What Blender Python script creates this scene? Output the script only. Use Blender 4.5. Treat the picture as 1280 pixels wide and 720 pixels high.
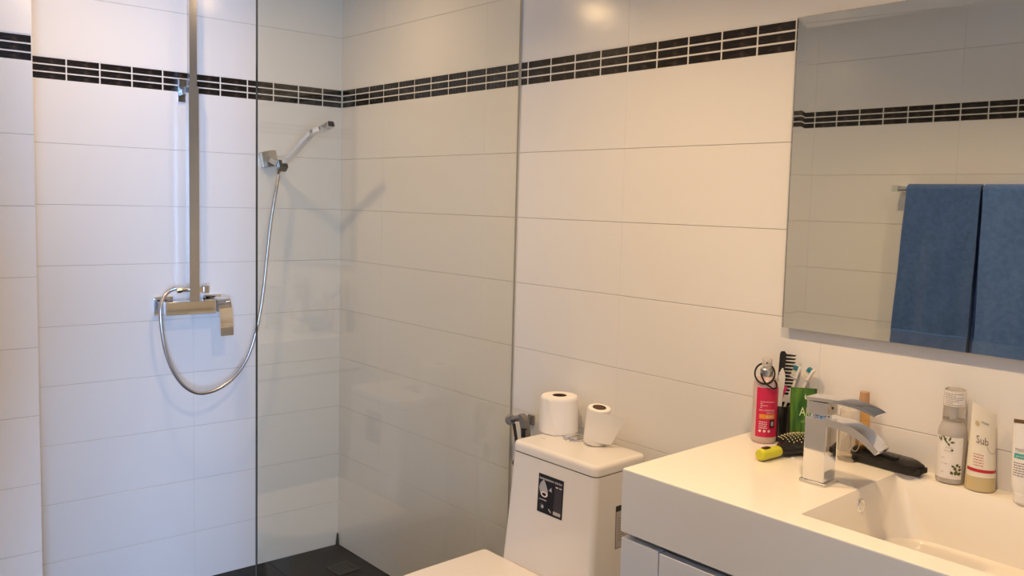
import bpy, math, random
from mathutils import Vector, Matrix
for o in list(bpy.data.objects): bpy.data.objects.remove(o)
scene = bpy.context.scene
col = scene.collection
R = random.Random(7)
PI = math.pi

# ------------------------------------------------------------ camera
YAW, PITCH, ROLL = 2.3999, -0.0800, 0.0264
CAM = Vector((3.0484, -1.7566, 1.4334))
d = Vector((math.cos(YAW)*math.cos(PITCH), math.sin(YAW)*math.cos(PITCH), math.sin(PITCH)))
r = Vector((math.sin(YAW), -math.cos(YAW), 0)); u = r.cross(d)
r2 = r*math.cos(ROLL)+u*math.sin(ROLL); u2 = -r*math.sin(ROLL)+u*math.cos(ROLL)
cd = bpy.data.cameras.new('camera'); cam = bpy.data.objects.new('camera', cd); col.objects.link(cam)
cd.sensor_width = 36; cd.lens = 1062.58/1280*36
cd.shift_x = -21.2554/1280; cd.shift_y = -20.4306/1280
cd.clip_start = 0.02
cam.matrix_world = Matrix(((r2.x,u2.x,-d.x,CAM.x),(r2.y,u2.y,-d.y,CAM.y),(r2.z,u2.z,-d.z,CAM.z),(0,0,0,1)))
scene.camera = cam

# ------------------------------------------------------------ world, light, exposure
CEIL = 2.267
world = bpy.data.worlds.new('world'); scene.world = world; world.use_nodes = True
bg = world.node_tree.nodes['Background']; bg.inputs[0].default_value = (0.55,0.72,1,1); bg.inputs[1].default_value = 0.4
def area(name, loc, rot, sx, sy, energy, colr, spread=PI, shape='RECTANGLE'):
    l = bpy.data.lights.new(name,'AREA'); l.shape = shape; l.size = sx; l.size_y = sy
    l.energy = energy; l.color = colr; l.spread = spread
    o = bpy.data.objects.new(name,l); col.objects.link(o); o.location = loc; o.rotation_euler = rot
    return o
# cool daylight, placed in an added window of the unseen room beyond the doorway (window in the wall at x = 5)
area('added_window_daylight', (4.93,-2.45,1.35), (0,PI/2,0), 1.6, 0.95, 124, (0.33,0.56,1.0), math.radians(95))
LAMPS = [(0.50,-0.93,4.8),(0.60,-0.36,1.1),(1.66,-0.72,8.6),(2.55,-0.75,9.5)]
WARM = (1.0,0.675,0.36)
scene.view_settings.view_transform = 'Standard'
scene.view_settings.look = 'None'
scene.view_settings.exposure = 0.0
scene.view_settings.gamma = 1
scene.view_settings.use_curve_mapping = False

# ------------------------------------------------------------ materials
def mat(name, colr=(.8,.8,.8), rough=.5, metal=0, trans=0, ior=1.45, coat=0, sub=0, emit=None, es=0, spec=None, alpha=1):
    m = bpy.data.materials.new(name); m.use_nodes = True
    b = m.node_tree.nodes['Principled BSDF']
    b.inputs['Base Color'].default_value = (*colr,1); b.inputs['Roughness'].default_value = rough
    b.inputs['Metallic'].default_value = metal; b.inputs['Transmission Weight'].default_value = trans
    b.inputs['IOR'].default_value = ior; b.inputs['Coat Weight'].default_value = coat
    if sub: b.inputs['Subsurface Weight'].default_value = sub; b.inputs['Subsurface Radius'].default_value = (.01,.008,.006)
    if emit: b.inputs['Emission Color'].default_value = (*emit,1); b.inputs['Emission Strength'].default_value = es
    if alpha < 1: b.inputs['Alpha'].default_value = alpha
    return m
def bump(m, scale, strength, dist=.001, kind='NOISE', detail=3, stretch=None):
    nt = m.node_tree; b = nt.nodes['Principled BSDF']
    tc = nt.nodes.new('ShaderNodeTexCoord'); mp = nt.nodes.new('ShaderNodeMapping')
    n = nt.nodes.new('ShaderNodeTexNoise'); n.inputs['Scale'].default_value = scale; n.inputs['Detail'].default_value = detail
    bp = nt.nodes.new('ShaderNodeBump'); bp.inputs['Strength'].default_value = strength; bp.inputs['Distance'].default_value = dist
    nt.links.new(tc.outputs['Object'], mp.inputs['Vector']); nt.links.new(mp.outputs[0], n.inputs['Vector'])
    if stretch: mp.inputs['Scale'].default_value = stretch
    nt.links.new(n.outputs[0], bp.inputs['Height']); nt.links.new(bp.outputs[0], b.inputs['Normal'])
    return n
def vary(m, c1, c2, scale, detail=4, lo=.35, hi=.65, stretch=None, vec='Object', dist=0):
    nt = m.node_tree; b = nt.nodes['Principled BSDF']
    tc = nt.nodes.new('ShaderNodeTexCoord'); mp = nt.nodes.new('ShaderNodeMapping')
    n = nt.nodes.new('ShaderNodeTexNoise'); n.inputs['Scale'].default_value = scale; n.inputs['Detail'].default_value = detail
    n.inputs['Distortion'].default_value = dist
    cr = nt.nodes.new('ShaderNodeValToRGB')
    cr.color_ramp.elements[0].position = lo; cr.color_ramp.elements[0].color = (*c1,1)
    cr.color_ramp.elements[1].position = hi; cr.color_ramp.elements[1].color = (*c2,1)
    if stretch: mp.inputs['Scale'].default_value = stretch
    nt.links.new(tc.outputs[vec], mp.inputs['Vector']); nt.links.new(mp.outputs[0], n.inputs['Vector'])
    nt.links.new(n.outputs[0], cr.inputs[0]); nt.links.new(cr.outputs[0], b.inputs['Base Color'])
M = {}
M['tile'] = mat('white_tile', (.82,.80,.775), .185); bump(M['tile'], 26, .05, .004, detail=1)
M['grout'] = mat('wall_grout', (.56,.53,.48), .9)
M['wgrout'] = mat('white_grout', (.78,.76,.72), .8)
M['mosaic'] = mat('dark_mosaic', (.02,.014,.012), .22); vary(M['mosaic'], (.010,.007,.006), (.060,.042,.033), 28, 6, .46, .8, stretch=(1,1,3), dist=1.2)
M['floor'] = mat('dark_slate', (.05,.045,.04), .5); M['floor'].node_tree.nodes['Principled BSDF'].inputs['Specular IOR Level'].default_value=.25; vary(M['floor'], (.012,.0115,.011), (.026,.024,.022), 7, 5, stretch=(1,5,1)); 
M['fgrout'] = mat('floor_grout', (.014,.013,.012), .9)
M['ceil'] = mat('ceiling_paint', (.80,.79,.77), .8); bump(M['ceil'], 200, .05)
M['paint'] = mat('wall_paint', (.60,.58,.54), .8); bump(M['paint'], 200, .05)
M['wood'] = mat('wood_floor', (.35,.22,.13), .45); vary(M['wood'], (.30,.18,.10), (.42,.28,.17), 3, 4, stretch=(1,8,1))
M['chrome'] = mat('chrome', (.80,.80,.81), .06, 1)
M['chrome2'] = mat('brushed_chrome', (.62,.61,.60), .22, 1)
M['hose'] = mat('metal_hose', (.55,.55,.57), .28, 1)
M['darkmetal'] = mat('dark_metal', (.13,.12,.115), .3, 1)
M['ceramic'] = mat('ceramic_white', (.80,.765,.72), .08, coat=.4); bump(M['ceramic'], 6, .02, .003, detail=0)
M['seat'] = mat('seat_plastic', (.80,.75,.70), .22)
M['counter'] = mat('counter_white', (.86,.81,.72), .13)
M['cab'] = mat('cabinet_lacquer', (.80,.78,.75), .22)
M['gap'] = mat('cabinet_gap', (.10,.085,.07), .7)
M['paper'] = mat('toilet_paper', (.88,.85,.81), .95, sub=.1); bump(M['paper'], 300, .15, .001)
M['card'] = mat('cardboard_core', (.09,.05,.03), .9)
M['black'] = mat('black_plastic', (.012,.011,.012), .35)
M['blackgloss'] = mat('black_gloss', (.015,.014,.016), .12)
M['rubber'] = mat('black_elastic', (.014,.011,.012), .8)
M['white'] = mat('white_plastic', (.82,.80,.76), .3)
M['pink'] = mat('pink_label', (.62,.018,.085), .4)
M['pinkp'] = mat('pink_plastic', (.70,.05,.22), .3)
M['orange'] = mat('orange_print', (.80,.30,.03), .4)
M['lwhite'] = mat('white_print', (.85,.72,.72), .5)
M['pinkbody'] = mat('frosted_pink_plastic', (.80,.60,.56), .3, trans=.25)
M['clearp'] = mat('clear_plastic', (.93,.90,.86), .10, trans=1, ior=1.25)
M['frost'] = mat('frosted_plastic', (.85,.80,.74), .25, trans=.55, ior=1.3)
M['silver'] = mat('silver_collar', (.50,.52,.53), .3, 1)
M['green'] = mat('green_tube', (.07,.20,.02), .3); vary(M['green'], (.018,.085,.006), (.12,.26,.025), 22, 3, .35, .7, stretch=(3,3,.6), dist=.6)
M['lgreen'] = mat('pale_green_print', (.62,.75,.42), .5)
M['yellow'] = mat('yellow_handle', (.62,.60,.035), .32)
M['pin'] = mat('bristle_tip', (.75,.66,.42), .5)
M['teal'] = mat('teal_bristle', (.03,.24,.33), .7)
M['cream'] = mat('cream_plastic', (.83,.77,.64), .35)
M['creamcap'] = mat('cream_cap', (.62,.50,.27), .3)
M['label'] = mat('paper_label', (.84,.80,.76), .5)
M['red'] = mat('red_print', (.52,.02,.03), .4)
M['ink'] = mat('grey_print', (.17,.13,.12), .6)
M['leaf'] = mat('leaf_print', (.10,.12,.025), .6)
M['brownp'] = mat('brown_print', (.16,.09,.04), .6)
M['tealp'] = mat('teal_print', (.05,.40,.34), .5)
M['amber'] = mat('amber_glass', (.92,.60,.24), .06, trans=.75, ior=1.3)
M['ambercap'] = mat('amber_cap', (.50,.30,.17), .3)
M['stick'] = mat('sticker_black', (.012,.012,.018), .3)
M['stick2'] = mat('sticker_charcoal', (.045,.04,.05), .35)
M['stickg'] = mat('sticker_grey', (.42,.42,.45), .5)
M['sgrey'] = mat('label_grey', (.46,.42,.39), .6)
M['tr'] = mat('smoked_cover', (.75,.70,.64), .03, trans=1, ior=1.35)
def towel_mat(name, a, b):
    m = mat(name, a, .95); vary(m, a, b, 60, 5); bump(m, 420, .9, .004); 
    m.node_tree.nodes['Principled BSDF'].inputs['Sheen Weight'].default_value = .4
    return m
M['towel'] = towel_mat('blue_terry', (.05,.125,.33), (.07,.155,.41))
M['towel2'] = towel_mat('light_blue_terry', (.08,.18,.46), (.105,.225,.55))
M['towelhem'] = mat('blue_woven_hem', (.085,.19,.48), .8)
M['silvering'] = mat('mirror_silver', (.80,.80,.77), .0, 1)
M['mglass'] = mat('mirror_glass', (.97,.99,.975), 0, trans=1, ior=1.5)
M['lampring'] = mat('lamp_trim', (.75,.74,.72), .3)
M['bulb'] = mat('lamp_glow', (1,.8,.6), .5, emit=WARM, es=18)
M['drainm'] = mat('dull_drain_metal', (.075,.07,.062), .55, .5)
M['spraym'] = mat('grey_sprayer_metal', (.27,.255,.24), .35, .6)
M['seal'] = mat('silicone_seal', (.60,.58,.54), .4)
M['gedge'] = mat('glass_edge', (.012,.022,.018), .15)
def pane_mat():
    m = bpy.data.materials.new('clear_panel_glass'); m.use_nodes = True; nt = m.node_tree; nt.nodes.clear()
    out = nt.nodes.new('ShaderNodeOutputMaterial'); mx = nt.nodes.new('ShaderNodeMixShader')
    t = nt.nodes.new('ShaderNodeBsdfTransparent'); g = nt.nodes.new('ShaderNodeBsdfGlossy')
    lw = nt.nodes.new('ShaderNodeLayerWeight'); lw.inputs['Blend'].default_value = .5
    pw = nt.nodes.new('ShaderNodeMath'); pw.operation = 'POWER'; pw.inputs[1].default_value = 5
    ma = nt.nodes.new('ShaderNodeMath'); ma.operation = 'MULTIPLY_ADD'; ma.inputs[1].default_value = .92; ma.inputs[2].default_value = .05
    t.inputs[0].default_value = (.948,.942,.893,1); g.inputs['Roughness'].default_value = 0.004; g.inputs['Color'].default_value = (.95,.98,.95,1)
    nt.links.new(lw.outputs['Facing'], pw.inputs[0]); nt.links.new(pw.outputs[0], ma.inputs[0]); nt.links.new(ma.outputs[0], mx.inputs[0])
    nt.links.new(t.outputs[0], mx.inputs[1]); nt.links.new(g.outputs[0], mx.inputs[2]); nt.links.new(mx.outputs[0], out.inputs[0])
    return m
M['pane'] = pane_mat()

# ------------------------------------------------------------ mesh helpers
class MB:
    def __init__(s): s.v=[]; s.f=[]; s.m=[]; s.sm=[]; s.mats=[]
    def mi(s, m):
        if m not in s.mats: s.mats.append(m)
        return s.mats.index(m)
    def add(s, vs, fs, m, smooth=False, T=None):
        o=len(s.v); k=s.mi(m)
        s.v += [tuple(T@Vector(v)) if T else tuple(v) for v in vs]
        for f in fs: s.f.append([i+o for i in f]); s.m.append(k); s.sm.append(smooth)
        return s
    def box(s, x0,x1,y0,y1,z0,z1, m, T=None):
        vs=[(x,y,z) for z in (z0,z1) for y in (y0,y1) for x in (x0,x1)]
        return s.add(vs,[(0,2,3,1),(4,5,7,6),(0,1,5,4),(2,6,7,3),(0,4,6,2),(1,3,7,5)],m,False,T)
    def rings(s, rings, m, smooth=True, cap=True, close=True, T=None):
        n=len(rings[0]); vs=[p for q in rings for p in q]; fs=[]
        for i in range(len(rings)-1):
            for j in range(n if close else n-1):
                a=i*n+j; b=i*n+(j+1)%n; fs.append((a,b,b+n,a+n))
        s.add(vs,fs,m,smooth,T)
        if cap: s.add(list(rings[0]),[tuple(range(n))[::-1]],m,False,T); s.add(list(rings[-1]),[tuple(range(n))],m,False,T)
        return s
    def lathe(s, prof, m, n=28, T=None, smooth=True, cap=True, sx=1, sy=1):
        rs=[[(rr*sx*math.cos(2*PI*j/n), rr*sy*math.sin(2*PI*j/n), z) for j in range(n)] for rr,z in prof]
        return s.rings(rs,m,smooth,cap,True,T)
    def prism(s, pts, z0, z1, m, T=None, bev=0, smooth=False):   # pts CCW in xy; bev = rounded top and bottom rim
        if not bev: return s.rings([[(x,y,z0) for x,y in pts],[(x,y,z1) for x,y in pts]],m,smooth,True,True,T)
        rs=[]
        for k in range(4): a=PI/2*k/3; rs.append([(x,y,z0+bev*(1-math.sin(a))) for x,y in inset(pts,bev*(1-math.cos(PI/2-PI/2+a)))] if 0 else [(x,y,z0+bev*(1-math.sin(a))) for x,y in inset(pts,bev*(1-math.sin(PI/2-a)) if 0 else bev*(1-math.cos(PI/2-a)))])
        rs=[]
        for k in range(4):
            a=PI/2*k/3; rs.append([(x,y,z0+bev*(1-math.sin(a))) for x,y in inset(pts, bev*(1-math.cos(a)))])
        rs=rs[::-1]
        for k in range(4):
            a=PI/2*k/3; rs.append([(x,y,z1-bev*(1-math.sin(a))) for x,y in inset(pts, bev*(1-math.cos(a)))][:] )
        # bottom: rim shrinks at z0; top: rim shrinks at z1
        rs=[]
        for k in range(4):
            a=PI/2*k/3; rs.append([(x,y,z0+bev*(1-math.cos(a))) for x,y in inset(pts, bev*(1-math.sin(a)))])
        for k in range(3,-1,-1):
            a=PI/2*k/3; rs.append([(x,y,z1-bev*(1-math.cos(a))) for x,y in inset(pts, bev*(1-math.sin(a)))])
        return s.rings(rs,m,True,True,True,T)
    def tube(s, path, rad, m, n=10, T=None, cap=True):
        P=[Vector(p) for p in path]; rs=[]; up=None
        for i,p in enumerate(P):
            t=(P[min(i+1,len(P)-1)]-P[max(i-1,0)]).normalized()
            if up is None: up=t.orthogonal().normalized()
            up=(up-t*up.dot(t)).normalized(); w=t.cross(up)
            rr=rad[i] if isinstance(rad,(list,tuple)) else rad
            rs.append([tuple(p+up*rr*math.cos(2*PI*j/n)+w*rr*math.sin(2*PI*j/n)) for j in range(n)])
        return s.rings(rs,m,True,cap,True,T)
    def sweep(s, path, side, ws, hs, m, T=None, smooth=True):    # rectangular bar along path, width ws along 'side'
        P=[Vector(p) for p in path]; S=Vector(side).normalized(); rs=[]
        for i,p in enumerate(P):
            t=(P[min(i+1,len(P)-1)]-P[max(i-1,0)]).normalized(); nn=S.cross(t).normalized()
            w=(ws[i] if isinstance(ws,list) else ws)/2; h=(hs[i] if isinstance(hs,list) else hs)/2
            rs.append([tuple(p+S*w+nn*h),tuple(p-S*w+nn*h),tuple(p-S*w-nn*h),tuple(p+S*w-nn*h)])
        for k in range(4):   # separate faces so that edges stay crisp
            s.add([q for rr in rs for q in (rr[k],rr[(k+1)%4])],[(2*i,2*i+1,2*i+3,2*i+2) for i in range(len(rs)-1)],m,smooth,T)
        s.add(rs[0],[(0,1,2,3)],m,False,T); s.add(rs[-1],[(3,2,1,0)],m,False,T)
        return s
    def build(s, name, parent=None, loc=(0,0,0), rot=(0,0,0)):
        me=bpy.data.meshes.new(name); me.from_pydata(s.v,[],s.f)
        for m in s.mats: me.materials.append(M[m])
        me.polygons.foreach_set('material_index',s.m); me.polygons.foreach_set('use_smooth',s.sm); me.update()
        import bmesh
        b=bmesh.new(); b.from_mesh(me); bmesh.ops.remove_doubles(b,verts=b.verts,dist=1e-6); bmesh.ops.recalc_face_normals(b,faces=b.faces); b.to_mesh(me); b.free()
        if any(s.sm): me.set_sharp_from_angle(angle=math.radians(38))
        o=bpy.data.objects.new(name,me); col.objects.link(o)
        if any(s.sm):
            md=o.modifiers.new('wn','WEIGHTED_NORMAL'); md.keep_sharp=True; md.weight=80
        if parent: o.parent=parent
        o.location=loc; o.rotation_euler=rot
        return o
def inset(pts, dd):
    if dd<=1e-7: return list(pts)
    n=len(pts); out=[]
    for i in range(n):
        a=Vector(pts[i-1]); b=Vector(pts[i]); c=Vector(pts[(i+1)%n])
        e1=(b-a).normalized(); e2=(c-b).normalized()
        n1=Vector((-e1.y,e1.x)); n2=Vector((-e2.y,e2.x)); k=(n1+n2); k=k/max(.3,(1+n1.dot(n2)))
        out.append((b.x+k.x*dd,b.y+k.y*dd))
    return out
def rrect(x0,x1,y0,y1,rad,n=5):
    if not isinstance(rad,(list,tuple)): rad=[rad]*4   # order: (x1,y0),(x1,y1),(x0,y1),(x0,y0)
    cs=[(x1,y0,-PI/2),(x1,y1,0),(x0,y1,PI/2),(x0,y0,PI)]; sg=[(-1,1),(-1,-1),(1,-1),(1,1)]; out=[]
    for (cx,cy,a0),(sx,sy),q in zip(cs,sg,rad):
        for k in range(n+1):
            a=a0+PI/2*k/n; out.append((cx+sx*q+q*math.cos(a), cy+sy*q+q*math.sin(a)))
    return out
def empty(name, loc=(0,0,0), rot=(0,0,0)):
    o=bpy.data.objects.new(name,None); col.objects.link(o); o.location=loc; o.rotation_euler=rot; o.empty_display_size=.05; return o
def tag(o, label=None, cat=None, group=None, kind=None):
    if label: o['label']=label
    if cat: o['category']=cat
    if group: o['group']=group
    if kind: o['kind']=kind
    return o
def smooth_path(pts, n=8):   # Catmull-Rom
    P=[Vector(p) for p in pts]; P=[2*P[0]-P[1]]+P+[2*P[-1]-P[-2]]; out=[]
    for i in range(1,len(P)-2):
        for k in range(n):
            t=k/n; a,b,c,e=P[i-1],P[i],P[i+1],P[i+2]
            out.append(.5*((2*b)+(-a+c)*t+(2*a-5*b+4*c-e)*t*t+(-a+3*b-3*c+e)*t**3))
    out.append(P[-2]); return [tuple(p) for p in out]
def text_pts(s, size, bold=0):
    c=bpy.data.curves.new('t','FONT'); c.body=s; c.size=size; c.align_x='LEFT'; c.resolution_u=2
    if bold: c.offset=bold
    o=bpy.data.objects.new('t',c); col.objects.link(o)
    dg=bpy.context.evaluated_depsgraph_get(); me=o.evaluated_get(dg).to_mesh()
    vs=[(v.co.x,v.co.y) for v in me.vertices]; fs=[tuple(p.vertices) for p in me.polygons]
    o.evaluated_get(dg).to_mesh_clear(); bpy.data.objects.remove(o); bpy.data.curves.remove(c)
    return vs,fs
def put_text(mb, s, size, x, z, m, fn, width=None, bold=0):   # fn maps (u, v) on the label to 3D
    vs,fs=text_pts(s,size,bold)
    if width and vs:
        w=max(v[0] for v in vs)-min(v[0] for v in vs); k=width/w
        vs=[(a*k,b) for a,b in vs]
    mb.add([fn(x+a,z+b) for a,b in vs],fs,m)
def put_rect(mb, x0,x1,z0,z1,m,fn,n=8):
    vs=[];fs=[]
    for i in range(n+1):
        q=x0+(x1-x0)*i/n; vs += [fn(q,z0),fn(q,z1)]
        if i: fs.append((2*i-2,2*i,2*i+1,2*i-1))
    mb.add(vs,fs,m)
def put_poly(mb, pts, m, fn): mb.add([fn(a,b) for a,b in pts],[tuple(range(len(pts)))],m)
def put_lines(mb, x0,x1,z0,z1,k,m,fn,seed=1,frac=.45):  # rows of small print too fine to read
    q=random.Random(seed); dz=(z1-z0)/k
    for i in range(k):
        z=z1-(i+1)*dz; x=x0
        while x<x1-.0015:
            w=min(q.uniform(.002,.006),x1-x); put_rect(mb,x,x+w,z,z+dz*frac,m,fn,2); x+=w+.0011
            if q.random()<.08: break

# ------------------------------------------------------------ tiled walls
ROWZ = [0.0, 0.1855, 0.3858, 0.586, 0.787, 0.9855, 1.1875, 1.389, 1.5885, 1.7915]   # tile joints up to the strip
STRIP = (1.7915, 1.8636); TOPZ = [1.8636, 2.066, CEIL]
SK = 0.0570        # the shower wall is a few degrees out of square
tile_cache = {}
def tile_mesh(w,h,m,bev=.0012,dep=.004):
    bx=bev if m=='mosaic' else .00025
    key=(round(w,4),round(h,4),m)
    if key in tile_cache: return tile_cache[key]
    vs=[(0,dep,0),(w,dep,0),(w,dep,h),(0,dep,h),(0,bev,0),(w,bev,0),(w,bev,h),(0,bev,h),(bx,0,bev),(w-bx,0,bev),(w-bx,0,h-bev),(bx,0,h-bev)]
    fs=[(0,1,5,4),(1,2,6,5),(2,3,7,6),(3,0,4,7),(4,5,9,8),(5,6,10,9),(6,7,11,10),(7,4,8,11),(8,9,10,11)]
    me=bpy.data.meshes.new('tile'); me.from_pydata(vs,[],fs); me.materials.append(M[m]); me.update(); tile_cache[key]=me; return me
def tiled_wall(name, origin, ang, u0, u1, joint, piece0, holes=(), thick=.12, base=None):
    """local x along the wall, local y into the wall; tile faces at y=0"""
    mb=MB(); DEP=.0018
    us=[u0]+[v for h in holes for v in (h[0],h[1])]+[u1]
    segs=[(us[i],us[i+1]) for i in range(0,len(us)-1,2)]
    for a,b in segs: mb.box(a,b,DEP,thick,0,CEIL,'grout')
    for h in holes: mb.box(h[0],h[1],DEP,thick,h[2],CEIL,'paint')
    # pale grout behind the mosaic strip
    for a,b in segs: mb.box(a,b,DEP-.0010,DEP+.002,STRIP[0]-.002,STRIP[1]+.002,'wgrout')
    w=mb.build(name,None,origin,(0,0,ang)); tag(w,kind='structure')
    def put(nm,a,b,z0,z1,m,g,dy=0):
        if b-a<.006 or z1-z0<.006: return
        me=tile_mesh(b-a-(g if m=='mosaic' else .0002),z1-z0-g,m,.0012 if m=='mosaic' else .0007,.004)
        o=bpy.data.objects.new(nm,me); col.objects.link(o); o.parent=w
        gx=g if m=='mosaic' else .0002
        o.location=(a+gx/2,dy,z0+g/2)
    rows=list(zip(ROWZ[:-1],ROWZ[1:]))+list(zip(TOPZ[:-1],TOPZ[1:]))
    for (z0,z1) in rows:
        for a,b in segs:
            k=math.floor((a-joint)/.6); x=a
            while x<b-1e-6:
                nx=min(b,joint+(k+1)*.6); k+=1
                if nx-x>1e-6: put('wall_tile',x,nx,z0,z1,'tile',.0013, R.uniform(-.0002,.0002))
                x=nx
        for h in holes:
            if z1>h[2]+.01: put('wall_tile',h[0],h[1],max(z0,h[2]),z1,'tile',.0013)
    hh=(STRIP[1]-STRIP[0])/3
    for a,b in segs:
        k=math.floor((a-piece0)/.1); x=a
        while x<b-1e-6:
            nx=min(b,piece0+(k+1)*.1); k+=1
            if nx-x>1e-6:
                for j in range(3): put('mosaic_tile',x,nx,STRIP[0]+j*hh,STRIP[0]+(j+1)*hh,'mosaic',.0034)
            x=nx
    return w
tiled_wall('wall_back',(0,0,0),0,0,3.75,.3025,.0025)
LW_ANG=PI/2-SK
tiled_wall('wall_left',(0,0,0),LW_ANG,-1.20,0,-.583,-.083)
PC=Vector((.329,-1.163,0))
tiled_wall('wall_pillar',tuple(PC),LW_ANG,-.62,0,-.6,-.0005,thick=.34)
# short return of the pillar, facing the shower
tiled_wall('wall_pillar_return',tuple(PC),SK*-1+PI,.0045,.40,0.1,.0,thick=.10)
OANG=PI-.0226
OY=-1.702
tiled_wall('wall_front',(1.1198,OY,0),OANG,-2.64,.90,0,0,holes=[(-2.6399,-1.13,2.07)],thick=.12)
tiled_wall('wall_right',(3.75,0,0),-PI/2,0,1.80,.3,.05)
# ceiling, floor
mb=MB(); mb.box(-.3,3.9,-1.9,.15,CEIL,CEIL+.12,'ceil'); tag(mb.build('ceiling'),kind='structure')
mb=MB(); mb.box(-.3,3.75,-1.76,.15,-.12,-.004,'fgrout'); fl=mb.build('floor'); tag(fl,kind='structure')
def ftile(w,h):
    key=('f',round(w,3),round(h,3))
    if key in tile_cache: return tile_cache[key]
    b=.0015; vs=[(0,0,-.004),(w,0,-.004),(w,h,-.004),(0,h,-.004),(0,0,-b),(w,0,-b),(w,h,-b),(0,h,-b),(b,b,0),(w-b,b,0),(w-b,h-b,0),(b,h-b,0)]
    fs=[(0,1,5,4),(1,2,6,5),(2,3,7,6),(3,0,4,7),(4,5,9,8),(5,6,10,9),(6,7,11,10),(7,4,8,11),(8,9,10,11)]
    me=bpy.data.meshes.new('floor_tile'); me.from_pydata(vs,[],fs); me.materials.append(M['floor']); me.update(); tile_cache[key]=me; return me
for ix in range(7):
    for iy in range(6):
        x0=-.15+ix*.6; y1=-.02-.30*iy+.02
        x1=min(x0+.6,3.745); y0=max(y1-.3,-1.755)
        if ix==0: pass
        o=bpy.data.objects.new('floor_tile',ftile(x1-x0-.003,y1-y0-.003)); col.objects.link(o); o.parent=fl; o.location=(x0,y0,R.uniform(-.0003,.0003))
# dark silicone bead in the shower corner
mb=MB(); mb.tube([(.004,-.006,.001),(.004,-.006,.02),(.005,-.006,.05)],[.008,.006,.003],'fgrout',8); mb.build('corner_sealant',fl)

# ------------------------------------------------------------ unseen room beyond the doorway, added to give the daylight a source
def struct(name, mb): return tag(mb.build(name),kind='structure')
mb=MB(); mb.box(1.6,5.1,-4.4,-1.775,-.1,-.005,'wood'); struct('floor_added_room',mb)
mb=MB(); mb.box(1.6,5.1,-4.4,-1.83,2.45,2.55,'ceil'); struct('ceiling_added_room',mb)
mb=MB(); mb.box(1.5,1.6,-4.4,-1.85,-.1,2.5,'paint'); struct('wall_added_room_left',mb)
mb=MB(); mb.box(1.5,5.1,-4.5,-4.4,-.1,2.5,'paint'); struct('wall_added_room_far',mb)
mb=MB(); mb.box(3.84,5.1,-1.87,-1.77,-.1,2.5,'paint'); struct('wall_added_room_near',mb)
mb=MB(); mb.box(5,5.1,-4.4,-2.98,-.1,2.5,'paint'); mb.box(5,5.1,-1.92,-1.87,-.1,2.5,'paint'); mb.box(5,5.1,-2.98,-1.92,-.1,.5,'paint'); mb.box(5,5.1,-2.98,-1.92,2.2,2.5,'paint'); struct('wall_added_room_right',mb)
mb=MB()
for a,b,c,e in ((-2.98,-2.93,.5,2.2),(-1.97,-1.92,.5,2.2),(-2.93,-1.97,.5,.55),(-2.93,-1.97,2.15,2.2),(-2.475,-2.425,.55,2.15)): mb.box(5.0,5.06,a,b,c,e,'white')
w=struct('window_added',mb); MB().box(5.025,5.031,-2.93,-2.475,.55,2.15,'pane').build('pane',w); MB().box(5.025,5.031,-2.425,-1.97,.55,2.15,'pane').build('pane',w)  # unseen window, added as the origin of the cool daylight

# ------------------------------------------------------------ ceiling downlights
for i,(x,y,e) in enumerate(LAMPS):
    t=tag(empty('ceiling_downlight',(x,y,CEIL)),['recessed round downlight in the ceiling above the open side of the shower','recessed round downlight in the shower ceiling close to the back wall','recessed round downlight in the ceiling between toilet and vanity','recessed round downlight in the ceiling above the right end of the vanity'][i],'ceiling light','recessed ceiling downlights')
    MB().rings([[(q*math.cos(2*PI*j/28),q*math.sin(2*PI*j/28),z) for j in range(28)] for q,z in ((.055,0.0),(.056,-.004),(.046,-.006),(.042,-.002))],'lampring',True,False).build('trim_ring',t)
    MB().lathe([(.042,-.0005),(.042,-.0025)],'bulb').build('diffuser',t)
    a=area('downlight_glow',(x,y,CEIL-.012),(0,0,0),.085,.085,e,WARM,math.radians(180 if i<2 else 142),'DISK')

# ------------------------------------------------------------ shower: fixed glass panel
GX=1.069; GY=-.848; GH=2.12
t=tag(empty('shower_glass_panel',(GX,0,0)),'clear frameless fixed glass panel between the shower and the toilet','shower screen')
MB().box(-.004,.004,GY+.0015,-.004,.012,GH,'pane').build('glass_pane',t)
MB().box(-.0042,.0042,GY,GY+.0014,.012,GH,'gedge').build('polished_edge',t)
mb=MB(); mb.box(-.0046,.0046,-.004,-.0002,.002,GH,'seal'); mb.build('wall_seal',t)
mb=MB(); mb.box(-.007,.007,GY,-.012,.0005,.013,'chrome2'); mb.build('floor_channel',t)

# ------------------------------------------------------------ shower column (local frame of the skewed shower wall)
WL=Matrix.Translation((0,0,0))@Matrix.Rotation(-SK,4,'Z')
def lw_empty(name,y,z):   # origin on the tile face; local +x points into the room
    p=WL@Vector((0,y,0)); return empty(name,(p.x,p.y,z),(0,0,-SK))
t=tag(lw_empty('shower_column',-.604,1.036),'square chrome shower riser pipe with mixer valve on the shower wall','shower')
mb=MB()
for s in (-1,1):
    mb.box(0.0002,.010,s*.085-.032,s*.085+.032,-.030,.034,'chrome'); mb.box(.010,.045,s*.085-.016,s*.085+.016,-.014,.016,'chrome')
mb.build('wall_plate',t)
mb=MB(); mb.prism(rrect(.045,.088,-.100,.075,.004,3),-.024,.022,'chrome',bev=.002); mb.build('mixer_body',t)
mb=MB(); mb.box(.050,.083,.076,.088,-.020,.018,'chrome'); mb.box(.047,.086,.090,.094,-.022,.020,'chrome2'); mb.build('cartridge',t)
lp=[(.060,.098,.026),(.080,.099,.024),(.094,.100,.012),(.103,.101,-.010),(.108,.102,-.040),(.110,.103,-.075),(.109,.104,-.105)]
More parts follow.
